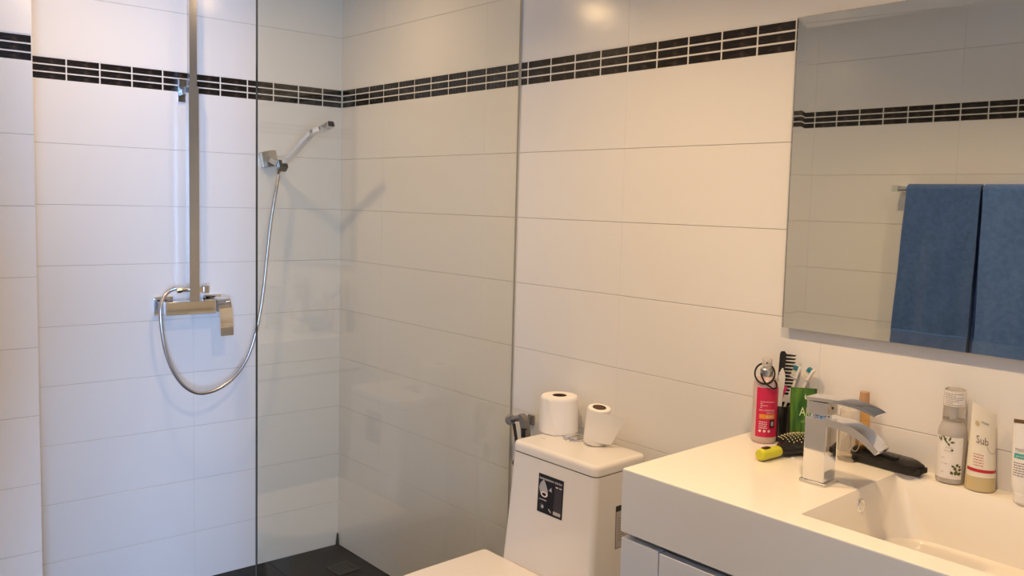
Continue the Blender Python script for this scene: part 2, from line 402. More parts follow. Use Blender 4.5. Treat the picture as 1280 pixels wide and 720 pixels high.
mb=MB(); mb.sweep(smooth_path(lp,5),(0,1,0),.046,.007,'chrome'); mb.box(.052,.082,.094,.104,-.018,.018,'chrome'); mb.build('lever',t)
mb=MB(); mb.box(.048,.082,-.017,.017,.022,.77,'chrome2'); mb.build('lower_sleeve',t)
mb=MB(); mb.box(.053,.078,-.0125,.0125,.77,1.195,'chrome2'); mb.build('riser_pipe',t)
mb=MB(); mb.box(.0002,.008,-.030,.024,.722,.802,'chrome'); mb.box(.008,.048,-.010,.010,.749,.776,'chrome'); mb.build('bracket',t)
mb=MB(); mb.box(.056,.075,.017,.034,.052,.070,'chrome'); mb.box(.053,.078,.034,.052,.048,.074,'chrome2'); mb.build('diverter_knob',t)
mb=MB(); mb.tube([(.065,-.017,.062),(.065,-.040,.062)],.008,'chrome2',12); mb.tube([(.065,-.040,.062),(.065,-.056,.060)],.0105,'chrome',8); mb.build('hose_connector',t)
mb=MB(); mb.box(.055,.076,-.011,.011,1.195,1.211,'chrome'); mb.build('pipe_cap',t)
# hose, in world positions lying about 10 cm off the wall
t2=tag(lw_empty('shower_hose',-.608,1.044),'ribbed silver shower hose looping down from the mixer to the hand shower','hose')
def hp(y,z,x=.065): return (x,y+.628,z-1.05)
hpts=[hp(-.684,1.110,.065),hp(-.705,1.103,.070),hp(-.728,1.083,.080),hp(-.742,1.045,.092),hp(-.742,.985,.098),hp(-.730,.90,.1),hp(-.705,.825,.1),hp(-.668,.768,.1),hp(-.625,.738,.1),hp(-.580,.735,.1),hp(-.530,.752,.1),hp(-.480,.79,.098),hp(-.438,.85,.095),hp(-.405,.94,.09),hp(-.380,1.06,.085),hp(-.362,1.20,.08),hp(-.345,1.34,.077),hp(-.325,1.46,.076),hp(-.310,1.520,.068)]
hs=smooth_path(hpts,14); rr=[.0068 if k%2 else .0060 for k in range(len(hs))]
mb=MB(); mb.tube(hs,rr,'hose',10); mb.build('hose_sleeve',t2)
# hand shower and its holder
t3=tag(lw_empty('hand_shower_holder',-.308,1.575),'square chrome wall holder for the hand shower','holder')
mb=MB(); mb.prism([(y,z) for y,z in rrect(-.030,.030,-.030,.030,.006,3)],.0004,.028,'chrome2',T=Matrix.Rotation(PI/2,4,'Y')@Matrix.Rotation(PI/2,4,'Z')@Matrix.Rotation(.2,4,'Z'),bev=.002); mb.build('mount_block',t3)
TH=Matrix.Translation((.082,.0245,-.026))@Matrix.Rotation(.95,4,'Y')
mb=MB(); mb.sweep([(.026,.0,-.004),(.046,.008,-.010),(.070,.018,-.022)],(0,1,-.3),.020,.018,'chrome2'); mb.build('holder_arm',t3)
mb=MB()
for (a,b,c,e) in ((-.016,.016,-.016,-.0085),(-.016,.016,.0085,.016),(-.016,-.0085,-.0085,.0085),(.0085,.016,-.0085,.0085)): mb.box(a,b,c,e,-.014,.014,'darkmetal',TH)
mb.build('holder_clip',t3)
t4=tag(lw_empty('hand_shower',-.280,1.555),'slim square chrome hand shower leaning out from its wall holder','shower head')
hpth=smooth_path([(.072,-.006,-.016),(.100,-.001,.006),(.185,.010,.052),(.255,.018,.092),(.290,.024,.110),(.340,.040,.122),(.380,.048,.136)],4)
mb=MB(); mb.sweep(hpth[:17],(0,1,0),.020,.015,'chrome'); mb.tube([(.060,-.010,-.032),(.070,-.007,-.020)],.0085,'chrome2',10); mb.build('handle',t4)
mb=MB(); mb.sweep(hpth[16:],(0,1,0),.030,.015,'chrome'); mb.build('spray_bar',t4)
mb=MB(); mb.box(-.010,.010,-.010,.010,-.001,.001,'black',T=Matrix.Translation((.3815,.0482,.1368))@Matrix.Rotation(PI/2-.5,4,'Y')); mb.build('end_cap',t4)

# floor drain
t=tag(empty('floor_drain',(.222,-.105,0),(0,0,.06)),'small square metal drain grate set in the dark shower floor','drain')
mb=MB()
for a,b,c,e in ((-.048,.048,-.048,-.036),(-.048,.048,.036,.048),(-.048,-.036,-.036,.036),(.036,.048,-.036,.036)): mb.box(a,b,c,e,.0005,.004,'drainm')
mb.build('frame',t)
mb=MB()
for k in range(6): mb.box(-.036,.036,-.031+k*.0112,-.025+k*.0112,.0008,.0034,'darkmetal')
mb.build('grate',t)

# ------------------------------------------------------------ toilet
t=tag(empty('toilet',(1.47,-.25,0)),'white one-piece ceramic toilet with tall tank against the tiled wall','toilet')
def tp(o): pass
def TB(): return Matrix.Translation((-1.47,.25,0))
def cross(xl,xr,yf,yb,rf): return rrect(xl,xr,yf,yb,[rf,.02,.02,rf],6)
secs=[(0.0,1.36,1.58,-.56,-.06,.07),(.10,1.36,1.58,-.57,-.06,.07),(.25,1.345,1.595,-.60,-.045,.07),(.34,1.315,1.625,-.60,-.035,.08),(.395,1.295,1.645,-.58,-.03,.09)]
mb=MB()
mb.rings([[(x,y,z) for x,y in rrect(xl,xr,yf,yb,[rf,.03,.03,rf],6)] for z,xl,xr,yf,yb,rf in secs],'ceramic',T=TB())
mb.build('bowl',t)
body=[(.38,1.316,1.660,-.260,-.043,.018),(.43,1.319,1.659,-.255,-.043,.018),(.50,1.324,1.658,-.2495,-.043,.018),(.60,1.3305,1.6565,-.2435,-.043,.018),(.70,1.3365,1.655,-.2390,-.043,.018),(.758,1.3395,1.6545,-.2368,-.043,.018)]
mb=MB(); mb.rings([[(x,y,z) for x,y in rrect(xl,xr,yf,yb,[rf,.02,.02,rf],6)] for z,xl,xr,yf,yb,rf in body],'ceramic',T=TB()); mb.build('tank',t)
mb=MB(); mb.prism(rrect(1.3425,1.6515,-.2338,-.046,[.016,.016,.016,.016],6),.757,.7605,'gap',T=TB()); mb.build('lid_joint',t)
pts=rrect(1.338,1.655,-.2375,-.040,[.018,.020,.020,.022],6)
mb=MB(); rs=[]
for z,i_ in ((.7602,.002),(.7612,.0004),(.763,0),(.777,0),(.7825,.0016),(.7860,.0048),(.7873,.0085),(.7876,.013)): rs.append([(x,y,z) for x,y in inset(pts,i_)])
mb.rings(rs,'ceramic',T=TB()); mb.build('tank_lid',t)
LZ=.7875
# flush button
TBt=TB()@Matrix.Translation((1.437,-.093,LZ))
mb=MB(); mb.lathe([(.0325,-.001),(.0325,.002),(.030,.004),(.026,.0045)],'chrome2',32,TBt); mb.build('flush_button_ring',t)
mb=MB()
for s in (-1,1):
    n=14; arc=[(.024*math.cos(PI*k/n-PI/2+.05), .024*math.sin(PI*k/n-PI/2)) for k in range(n+1)]
    arc=[(abs(x)*s+ .0012*s, y) for x,y in arc]; arc=arc if s>0 else arc[::-1]
    mb.prism(arc,.003,.0066,'chrome',T=TBt)
mb.build('flush_button',t)
# small grey maker's lettering on the lid
mb=MB(); put_text(mb,'TOILET',.0001,0,0,'ink',lambda a,b:(0,0,0)) if 0 else put_lines(mb,1.377,1.402,-.163,-.1595,1,'ink',lambda a,b:(a-1.47,b+.25,LZ+.0004),3,.9); mb.build('lid_print',t)['kind']='stuff'
# seat and lid (front part of the toilet)
def seatpts(xl,xr,yb,yf):
    out=[]; cx=(xl+xr)/2; hw=(xr-xl)/2; n=20
    out.append((xr-.02,yb)); 
    for k in range(1,5): a=PI/2-PI/2*k/4; out.append((xr-.02+.02*math.cos(a), yb-.02+.02*math.sin(a)))
    for k in range(n+1):
        a=-PI*k/n; c=math.cos(a); s_=math.sin(a)
        out.append((cx+hw*math.copysign(abs(c)**.75,c), yf+.20+ .20*math.copysign(abs(s_)**.85,s_)))
    for k in range(0,5): a=PI-PI/2*k/4; out.append((xl+.02+.02*math.cos(a), yb-.02+.02*math.sin(a)))
    return out[::-1]
mb=MB(); mb.prism(seatpts(1.258,1.682,-.262,-.69),.398,.418,'seat',T=TB(),bev=.005); mb.build('seat_ring',t)
mb=MB(); sp=seatpts(1.252,1.688,-.2515,-.695); rs=[]
for z,i_ in ((.420,.006),(.422,.001),(.440,0),(.451,.001),(.457,.004),(.460,.009),(.4610,.016)): rs.append([(x,y,z) for x,y in inset(sp,i_)])
mb.rings(rs,'seat',T=TB()); mb.build('seat_lid',t)
# black sticker on the tank front
def fy(z): # tank front y at height z
    for a,b in zip(body[:-1],body[1:]):
        if a[0]<=z<=b[0]: k=(z-a[0])/(b[0]-a[0]); return a[3]+(b[3]-a[3])*k
    return body[-1][3]
sk=tag(MB().build('warranty_sticker')) if 0 else None
def fs_(off): return lambda a,b:(a-1.47, fy(.622)+(fy(.724)-fy(.622))*(b-.622)/.102-off+.25, b)
mb=MB(); X0,X1,Z0,Z1=1.452,1.546,.622,.724
put_rect(mb,X0,X1,Z0,Z1,'stick',fs_(.0006),1)
put_rect(mb,X0+.062,X1-.004,Z0+.008,Z1-.018,'stick2',fs_(.0009),1)
put_lines(mb,X0+.004,X0+.058,Z1-.014,Z1-.008,1,'stickg',fs_(.0010),5,.8); put_lines(mb,X0+.062,X1-.006,Z1-.014,Z1-.008,1,'stickg',fs_(.0010),6,.8)
drop=[(.010,.056),(.006,.068),(.009,.082),(.018,.094),(.024,.084),(.030,.068),(.031,.060),(.026,.050),(.016,.049)]
put_poly(mb,[(X0+.004+(a-.006)*1.35,Z0+b-.005) for a,b in drop],'stickg',fs_(.0010))
put_poly(mb,[(X0+.0245+.0135*math.cos(a*.5),Z0+.050+.0075*math.sin(a*.5)) for a in range(12)],'lwhite',fs_(.0012))
put_poly(mb,[(X0+.0245+.0080*math.cos(a*.5),Z0+.050+.0042*math.sin(a*.5)) for a in range(12)],'stick',fs_(.0014))
put_poly(mb,[(X0+.040,Z0+.064),(X0+.052,Z0+.062),(X0+.050,Z0+.074)],'stickg',fs_(.0010))
put_lines(mb,X0+.006,X0+.034,Z0+.033,Z0+.038,1,'stickg',fs_(.0010),8,.7)
put_poly(mb,[(X0+.017+.009*math.cos(a*.5236),Z0+.018+.009*math.sin(a*.5236)) for a in range(12)],'stick2',fs_(.0011))
put_poly(mb,[(X0+.020+.005*math.cos(a*.5236),Z0+.0165+.005*math.sin(a*.5236)) for a in range(12)],'stickg',fs_(.0012))
put_poly(mb,[(X0+.042,Z0+.014),(X0+.052,Z0+.007),(X0+.054,Z0+.010),(X0+.044,Z0+.017)],'stickg',fs_(.0010))
for a in (.066,.079): put_rect(mb,X0+a,X0+a+.009,Z1-.024,Z1-.0215,'lwhite',fs_(.0012),1)
put_rect(mb,X0+.061,X0+.088,Z0+.006,Z0+.015,'sgrey',fs_(.0012),1)
mb.build('front_sticker',t)['label']='black product sticker with grey toilet drawing'
# white specification label on the right side of the tank
def sx(z):
    for a,b in zip(body[:-1],body[1:]):
        if a[0]<=z<=b[0]: k=(z-a[0])/(b[0]-a[0]); return a[2]+(b[2]-a[2])*k
    return body[-1][2]
def ss_(off): return lambda a,b:(sx(.560)+(sx(.672)-sx(.560))*(b-.560)/.112+off-1.47, a+.25, b)
mb=MB(); put_rect(mb,-.160,-.075,.560,.672,'ink',ss_(.0005),1); put_rect(mb,-.158,-.077,.562,.657,'sgrey',ss_(.0008),1); put_rect(mb,-.160,-.075,.658,.672,'black',ss_(.0008),1)
put_lines(mb,-.150,-.085,.580,.645,9,'ink',ss_(.0010),9,.25)
mb.build('side_label',t)['label']='grey specification label with a black heading'

# toilet rolls on the tank lid
t=tag(empty('toilet_roll',(1.356,-.0755,LZ)),'full standing toilet paper roll at the left of the tank lid','toilet paper','toilet rolls on the tank lid')
mb=MB(); n=40; prof=[]
def ring(rad,z,jit=0): return [(rad*(1+jit*math.sin(3*a+1))*math.cos(a),rad*(1+jit*math.sin(3*a+1))*math.sin(a),z) for a in [2*PI*j/n for j in range(n)]]
mb.rings([ring(.020,.002),ring(.052,.0005),ring(.0555,.004,.012),ring(.0550,.05,.012),ring(.0535,.095,.008),ring(.0525,.101),ring(.0495,.1045),ring(.030,.1055),ring(.0205,.105),ring(.0205,.03)],'paper',True,False); mb.build('paper',t)
mb=MB(); mb.rings([ring(.0205,.1045),ring(.0195,.1045),ring(.0195,.004),ring(.0205,.004)],'card',True,False); mb.rings([ring(.0205,.012),ring(.0002,.012)],'card',True,False); mb.build('core',t)
# trailing edge of the outer sheet
mb=MB(); vs=[];fs=[]
for k in range(9):
    f_=k/8; a0=-1.35+.45*(1-f_)**1.5; z=.002+.098*f_
    for j in range(4):
        a=a0-.30*j/3; rr_=.0556+.0022*(1-j/3)**.7; rr_-=.003*f_
        vs.append((rr_*math.cos(a),rr_*math.sin(a),z))
    if k:
        for j in range(3): fs.append((4*k-4+j,4*k-3+j,4*k+1+j,4*k+j))
mb.add(vs,fs,'paper',True); mb.build('loose_edge',t)
TR=Matrix.Rotation(.15,4,'Y')@Matrix.Rotation(.04,4,'X')
t=tag(empty('toilet_roll',(1.508,-.085,LZ+.0056)),'half-used toilet paper roll with a loose sheet, right of the flush button','toilet paper','toilet rolls on the tank lid')
def ring2(rad,z): return [(rad*math.cos(a),rad*math.sin(a),z) for a in [2*PI*j/n for j in range(n)]]
mb=MB(); mb.rings([ring2(.018,.001),ring2(.031,.0),ring2(.0325,.003),ring2(.0320,.095),ring2(.0300,.099),ring2(.0185,.1)],'paper',True,False,T=TR)
mb.build('paper',t)
mb=MB(); sq=[[(.0185*math.cos(a)*(1 if math.sin(a)<.2 else .8),.0185*math.sin(a)*.72,z) for a in [2*PI*j/n for j in range(n)]] for z in (.1,.012)]
mb.rings(sq,'card',True,True,T=TR); mb.build('core',t)
mb=MB(); vs=[];fs=[]; nu,nv=12,8
for j in range(nv+1):
    v=j/nv
    for i in range(nu+1):
        q=i/nu; A0,A1=-2.0,-.86
        if q<=.4: a=A0+(A1-A0)*q/.4; x,y=.0335*math.cos(a),.0335*math.sin(a); z=.014+.083*v
        else:
            L=(q-.4)/.6*.058; sh=(v-.5)*.030*(q-.4)/.6; x=.0335*math.cos(A1)-math.sin(A1)*(L+sh)+.0015*math.sin(L*70); y=.0335*math.sin(A1)+math.cos(A1)*(L+sh)-.0015*math.sin(L*70)
            z=.014+.083*v-.003*(q-.4)/.6
        vs.append((x,y,z))
for j in range(nv):
    for i in range(nu): a=j*(nu+1)+i; fs.append((a,a+1,a+nu+2,a+nu+1))
mb.add(vs,fs,'paper',True,TR); mb.build('loose_sheet',t)

# bidet sprayer on the wall left of the tank
t=tag(empty('bidet_sprayer',(1.165,0,.785)),'grey hand bidet sprayer hanging on the wall left of the toilet tank','sprayer')
mb=MB(); mb.box(-.012,.010,-.010,-.0003,-.030,.0,'spraym'); mb.box(-.008,.006,-.034,-.010,-.020,-.004,'spraym'); mb.build('wall_hook',t)
mb=MB(); mb.tube([(-.036,-.052,-.014),(-.020,-.048,-.008),(-.002,-.044,-.003)],[.009,.009,.0105],'spraym',16); mb.lathe([(.0135,-.006),(.0160,-.003),(.0160,.006),(.0125,.010)],'spraym',24,Matrix.Translation((-.042,-.054,-.016))@Matrix.Rotation(.9,4,'Z')@Matrix.Rotation(-PI/2,4,'X')); mb.build('spray_head',t)
mb=MB(); mb.sweep(smooth_path([(-.006,-.044,.001),(.006,-.044,-.004),(.014,-.043,-.030),(.020,-.042,-.075),(.030,-.042,-.13)],4),(0,1,0),.020,[.018]*5+[.022]*12,'spraym'); mb.build('handle',t)
mb=MB(); mb.sweep(smooth_path([(-.030,-.050,-.026),(-.022,-.050,-.055),(-.012,-.049,-.100)],3),(0,1,0),.009,.005,'darkmetal'); mb.build('trigger',t)
mb=MB(); mb.box(.010,.026,-.054,-.046,-.058,-.030,'black'); mb.build('thumb_pad',t)
mb=MB(); mb.tube(smooth_path([(.030,-.042,-.128),(.034,-.042,-.17),(.030,-.040,-.28),(.005,-.035,-.40),(-.02,-.020,-.47),(-.02,-.004,-.48)],5),.006,'hose',10); mb.build('hose',t)
mb=MB(); mb.prism([(-.034,-.150),(-.018,-.175),(-.012,-.125),(-.016,-.118)],.034,.050,'black',T=Matrix.Rotation(PI/2,4,'X')); mb.build('clip',t)

# ------------------------------------------------------------ vanity
VX0,VX1=1.949,2.90; VF=-.482; CZ=.909
t=tag(empty('washbasin_counter',(VX0,0,CZ)),'thick white washbasin counter with sunken rectangular sink under the mirror','washbasin')
TV=Matrix.Translation((-VX0,0,-CZ))
BX0,BX1,BY0,BY1=2.314,2.83,-.428,-.056
DEPTH=.115
mb=MB()
# top rim between outer outline and basin opening (softened edges)
e=.0035
def ringrect(x0,x1,y0,y1,z,rad=.004,n=3): return [(x,y,z) for x,y in rrect(x0,x1,y0,y1,rad,n)]
outer=[ringrect(VX0+.002,VX1-.002,VF+.002,-.0006,.778),ringrect(VX0,VX1,VF,-.0005,.780),ringrect(VX0,VX1,VF,-.0005,CZ-.004),ringrect(VX0+.0012,VX1-.0012,VF+.0012,-.0006,CZ-.0012),ringrect(VX0+.004,VX1-.004,VF+.004,-.002,CZ,.003)]
inner=[ringrect(BX0-.003,BX1+.003,BY0-.003,BY1+.003,CZ,.006),ringrect(BX0-.0008,BX1+.0008,BY0-.0008,BY1+.0008,CZ-.001,.006),ringrect(BX0,BX1,BY0,BY1,CZ-.004,.006)]
mb.rings(outer+inner,'counter',True,False,T=TV)
# basin walls: sharp corners above, broad rounded corners below
n=8
top=[(x,y,CZ-.004) for x,y in rrect(BX0,BX1,BY0,BY1,.006,n)]
def basin_ring(f_,z):
    ins=(.010+.018*f_) if f_>0 else 0; rad=.006+.075*f_
    return [(x,y,z) for x,y in rrect(BX0+ins*.6,BX1-ins*1.5,BY0+ins*.7,BY1-ins*.9,rad,n)]
rs=[top,basin_ring(.25,CZ-.03),basin_ring(.6,CZ-.07),basin_ring(.9,CZ-.100),basin_ring(1.0,CZ-.112)]
rs.append([(x,y,CZ-DEPTH) for x,y in inset([(p[0],p[1]) for p in rs[-1]],.016)])
mb.rings(rs,'counter',True,False,T=TV)
mb.add(rs[-1],[tuple(range(len(rs[-1])))],'counter',False,TV)
bot=ringrect(VX0+.002,VX1-.002,VF+.002,-.0006,.778)
mb.add(bot,[tuple(range(len(bot)))],'counter',False,TV)
mb.build('counter_top',t)
mb=MB(); Tov=TV@Matrix.Translation((BX0+.0075,-.223,CZ-.030))@Matrix.Rotation(PI/2-.10,4,'Y')
mb.rings([[(q*math.cos(2*PI*j/24),q*math.sin(2*PI*j/24),z) for j in range(24)] for q,z in ((.0135,-.004),(.0135,.0015),(.0115,.003),(.0085,.002),(.0080,-.004))],'chrome',True,False,T=Tov); mb.build('overflow_ring',t)
mb=MB(); mb.lathe([(.0082,-.005),(.0082,-.0035)],'black',20,Tov); mb.build('overflow_hole',t)
mb=MB(); mb.lathe([(.030,-.0005),(.030,.002),(.024,.004)],'chrome',28,TV@Matrix.Translation((2.575,-.24,CZ-DEPTH))); mb.build('sink_drain',t)

t=tag(empty('vanity_cabinet',(VX0+.004,0,.30)),'white lacquered wall-hung vanity cabinet under the basin counter','cabinet')
TC=Matrix.Translation((-VX0-.004,0,-.30))
mb=MB(); mb.box(VX0+.020,VX1-.02,VF+.040,-.0005,.30,.764,'cab',TC); mb.box(VX0+.004,VX0+.0195,VF+.024,-.0005,.30,.767,'cab',TC); mb.build('carcass',t)
mb=MB(); mb.box(VX0+.012,VX1-.012,VF+.030,-.01,.766,.7775,'gap',TC); mb.build('shadow_gap',t)
xs=[VX0+.003,2.048,2.471,VX1-.006]
for i in range(3):
    o=MB().prism(rrect(xs[i]+(.0015 if i else 0),xs[i+1]-.0015,VF+.002,VF+.021,.0015,2),.300,.767-(.0 if i==0 else .0025),'cab',T=TC,bev=.0012).build(['end_panel','door','door'][i],t)

# ------------------------------------------------------------ mirror (bevelled plate glass, silvered behind)
MX0,MX1,MZ0,MZ1=2.015,2.86,1.1655,1.862
t=tag(empty('wall_mirror',(MX0,0,MZ0)),'large rectangular mirror on the tiled wall over the washbasin, reflecting blue towels','mirror')
TM=Matrix.Translation((-MX0,0,-MZ0))
gb,bw=.0021,.026; y0=-.0145; yf=-.0200
mb=MB()
A=[(MX0,y0,MZ0),(MX1,y0,MZ0),(MX1,y0,MZ1),(MX0,y0,MZ1)]
B=[(MX0,yf+gb,MZ0),(MX1,yf+gb,MZ0),(MX1,yf+gb,MZ1),(MX0,yf+gb,MZ1)]
Cc=[(MX0+bw,yf,MZ0+bw),(MX1-bw,yf,MZ0+bw),(MX1-bw,yf,MZ1-bw),(MX0+bw,yf,MZ1-bw)]
mb.add(A+B,[(0,1,5,4),(1,2,6,5),(2,3,7,6),(3,0,4,7)],'gedge',False,TM)
mb.add(A+B+Cc,[(4,5,9,8),(5,6,10,9),(6,7,11,10),(7,4,8,11),(8,9,10,11),(3,2,1,0)],'mglass',False,TM)
mb.build('mirror_glass',t)
MB().box(MX0+.0006,MX1-.0006,-.0138,-.0118,MZ0+.0006,MZ1-.0006,'silvering',TM).build('silvering',t)
MB().box(MX0+.012,MX1-.012,-.0117,-.0003,MZ0+.012,MZ1-.012,'gap',TM).build('backing_board',t)

# ------------------------------------------------------------ faucet
t=tag(empty('basin_faucet',(2.2435,-.2405,CZ)),'square chrome single-lever faucet at the left rim of the sink','faucet')
mb=MB(); mb.prism(rrect(-.0275,.0275,-.0275,.0275,.002,2),.0002,.006,'chrome2',bev=.0015); mb.build('base_plate',t)
mb=MB(); mb.prism(rrect(-.0230,.0215,-.0225,.0225,.0015,2),.006,.127,'chrome',bev=.0008); mb.build('body',t)
sp=smooth_path([(-.0228,0,.1225),(.010,0,.1232),(.035,0,.1240),(.060,0,.1215),(.082,0,.1145),(.102,0,.1030),(.121,0,.0880)],5)
m_=len(sp); mb=MB(); mb.sweep(sp,(0,1,0),.0452,[.0095+.0050*math.sin(PI*k/m_) for k in range(m_)],'chrome'); mb.build('spout',t)
mb=MB(); mb.lathe([(.017,.126),(.0195,.129),(.0195,.133),(.016,.136)],'chrome',24,Matrix.Translation((-.002,0,0))); mb.build('cartridge_collar',t)
TL=Matrix.Translation((-.001,0,.1355))@Matrix.Rotation(-.03,4,'Y')
mb=MB(); mb.box(-.020,.022,-.0205,.0205,0,.0245,'chrome',TL); mb.build('handle_block',t)
lv=smooth_path([(-.0215,0,.0290),(.02,0,.0300),(.050,0,.0300),(.078,0,.0270),(.098,0,.0225),(.116,0,.0160)],4)
mb=MB(); mb.sweep(lv,(0,1,0),.043,[.0065]*8+[.0065-.0030*k/(len(lv)-8) for k in range(len(lv)-8)],'chrome',TL); mb.build('lever',t)
mb=MB(); mb.lathe([(.0025,0),(.0025,.0008)],'black',12,TL@Matrix.Translation((.0222,0,.013))@Matrix.Rotation(PI/2,4,'Y')); mb.build('set_screw_hole',t)

# ------------------------------------------------------------ toiletries
def cyl(rad,a0=None,off=0):   # maps (u along circumference, z) to the cylinder; u=0 faces the camera side
    def fn(a,b): th=FACE+a/rad; q=rad+off; return (q*math.cos(th),q*math.sin(th),b)
    return fn
FACE=-1.02   # direction on the bottle towards the doorway (radians)
# pink spray bottle
t=tag(empty('spray_bottle',(2.016,-.0745,CZ)),'pink-labelled pump spray bottle at the left end of the counter clutter','bottle')
mb=MB(); mb.lathe([(.0245,.0005),(.0272,.004),(.0275,.012),(.0275,.128),(.0262,.138),(.021,.146),(.0135,.150),(.0135,.152)],'pinkbody',32); mb.build('bottle',t)
mb=MB(); fn=cyl(.0278); put_rect(mb,-.0205,.0400,.0160,.1280,'pink',fn,20)
fo=cyl(.0278,off=.0004)
put_lines(mb,-.010,.022,.083,.100,4,'lwhite',fo,11,.28)
put_text(mb,'SPRAY CONDITIONER',.0052,-.013,.0755,'lwhite',fo,.036)
put_text(mb,'LEAVE IN',.0045,.004,.0700,'lwhite',fo,.018)
put_rect(mb,-.0115,.0240,.0580,.0680,'orange',fo,12); put_text(mb,'ROSE',.0070,.0040,.0605,'lwhite',cyl(.0278,off=.0007),.014)
put_lines(mb,-.0115,.008,.036,.054,4,'lwhite',fo,12,.4)
put_rect(mb,.0120,.0235,.0375,.0560,'black',fo,5); put_poly(mb,[(.0178+.0035*math.cos(k*.6),.047+.006*math.sin(k*.6)) for k in range(10)],'stickg',cyl(.0278,off=.0008))
for q in (-.009,.001,.011): put_poly(mb,[(q+.003*math.cos(k*.6),.030+.003*math.sin(k*.6)) for k in range(10)],'lwhite',fo)
mb.build('label',t)
mb=MB(); mb.lathe([(.0135,.150),(.0142,.152),(.0142,.166),(.0125,.168)],'silver',24); mb.build('collar',t)
mb=MB(); mb.lathe([(.0090,.167),(.0090,.172),(.0115,.174),(.0112,.188),(.0095,.191)],'frost',20); mb.lathe([(.0018,0),(.0018,.0008)],'black',10,Matrix.Rotation(FACE,4,'Z')@Matrix.Translation((.0112,0,.182))@Matrix.Rotation(PI/2,4,'Y')); mb.build('pump',t)
# hair elastic looped over the pump, facing the room
t=tag(empty('hair_tie',(2.016,-.0745,CZ+.155)),'black elastic hair tie looped around the neck of the pink spray bottle','hair tie')
fx=Vector((math.cos(FACE),math.sin(FACE),0)); sd=Vector((-math.sin(FACE),math.cos(FACE),0))
def ht(a,z,c): return tuple(sd*a+Vector((0,0,z-.155))+fx*c)
mb=MB(); mb.tube([ht(-.004+.0215*math.cos(q*PI/18),.157+.0195*math.sin(q*PI/18),.008-.0215*math.sin(q*PI/18)) for q in range(37)],.0021,'rubber',8,cap=False)
mb.tube(smooth_path([ht(-.0115,.158,.0175),ht(-.0095,.152,.0245),ht(-.004,.143,.0310),ht(.006,.1345,.0325),ht(.016,.1285,.0300),ht(.0225,.1310,.0240),ht(.0220,.1390,.0225),ht(.0175,.1460,.0200)],5),.0021,'rubber',8); mb.build('elastic_loop',t)
mb=MB(); mb.lathe([(.0022,-.003),(.0022,.003)],'chrome2',10,Matrix.Translation(ht(-.0118,.1592,.0170))@Matrix.Rotation(.8,4,'Y')); mb.build('metal_crimp',t)

# black cup with comb, hair tools
CX,CY=2.030,-.034
t=tag(empty('black_cup',(CX,CY,CZ)),'black plastic tumbler holding combs and brushes behind the pink bottle','cup')
mb=MB(); mb.lathe([(.0235,.0005),(.0250,.003),(.0285,.082),(.0270,.083),(.0235,.006),(.001,.006)],'blackgloss',28,cap=False); mb.build('tumbler',t)
t=tag(empty('wide_tooth_comb',(CX,CY,CZ+.02)),'black wide-tooth comb standing tallest in the black tumbler','comb')
TCm=Matrix.Translation((.004,.004,.0))@Matrix.Rotation(.80,4,'Z')@Matrix.Rotation(.035,4,'Y')
mb=MB(); mb.prism([(x,z) for x,z in [(-.018,.0),(-.008,.0),(-.006,.095),(-.004,.180),(-.008,.185),(-.016,.184),(-.018,.178)]],-.0016,.0016,'black',T=TCm@Matrix.Rotation(PI/2,4,'X')); mb.build('spine',t)
mb=MB()
for k in range(12):
    z=.088+k*.0080
    mb.prism([(-.006,z-.0034),(.016,z-.0022),(.019,z+.0010),(-.006,z+.0030)],-.0014,.0014,'black',T=TCm@Matrix.Rotation(PI/2,4,'X'))
mb.build('teeth',t)
t=tag(empty('white_hair_clip',(CX,CY,CZ+.01)),'white slim plastic stick with pointed tip standing in the black tumbler','clip')
mb=MB(); mb.sweep(smooth_path([(.002,-.012,.002),(.0100,-.019,.06),(.0110,-.0205,.10),(.0125,-.0210,.13),(.0135,-.0210,.150),(.0140,-.0210,.160)],4),(.8,.6,0),[.007]*4+[.009]*4+[.0115]*2+[.014]*2+[.0145]*3+[.012]*2+[.007]*2+[.003]*2,.004,'white'); mb.build('blade',t)
t=tag(empty('pink_brush_handle',(CX,CY,CZ+.02)),'pink plastic handle leaning in the black tumbler beside the green tube','brush')
mb=MB(); mb.sweep(smooth_path([(-.008,-.010,.02),(-.003,-.013,.055),(.005,-.014,.078),(.012,-.014,.095),(.019,-.013,.108)],4),(.8,.6,0),[.004]*4+[.010]*4+[.013]*4+[.012]*4+[.004],.005,'pinkp'); mb.build('handle',t)

# green aloe tube standing on its cap
GXc,GYc=2.096,-.0500
t=tag(empty('green_tube',(GXc,GYc,CZ),(0,0,.62)),'green aloe gel tube standing between the black tumbler and the faucet','tube')
mb=MB(); rs=[]
for z,hw,hd in ((.0180,.0235,.0170),(.030,.0255,.0175),(.070,.0270,.0130),(.105,.0278,.0070),(.126,.0280,.0022),(.134,.0280,.0010)):
    rs.append([(hw*math.cos(2*PI*j/32),hd*math.sin(2*PI*j/32),z) for j in range(32)])
mb.rings(rs,'green'); mb.build('tube_body',t)
mb=MB(); mb.lathe([(.0225,.0005),(.0235,.003),(.0235,.018),(.0215,.0185)],'green',28,sy=.75); mb.build('cap',t)
def gfn(off):
    prof=[(.0180,.0170),(.030,.0175),(.070,.0130),(.105,.0070),(.126,.0022),(.134,.0010)]; pw=[(.0180,.0235),(.030,.0255),(.070,.0270),(.105,.0278),(.134,.0280)]
    def it(p,z):
        for a,b in zip(p[:-1],p[1:]):
            if z<=b[0]: k=(z-a[0])/(b[0]-a[0]); return a[1]+(b[1]-a[1])*max(0,k)
        return p[-1][1]
    def fn(a,b):
        hw=it(pw,b); k=max(-.98,min(.98,a/hw)); return (a,-it(prof,b)*math.sqrt(1-k*k)-off,b)
    return fn
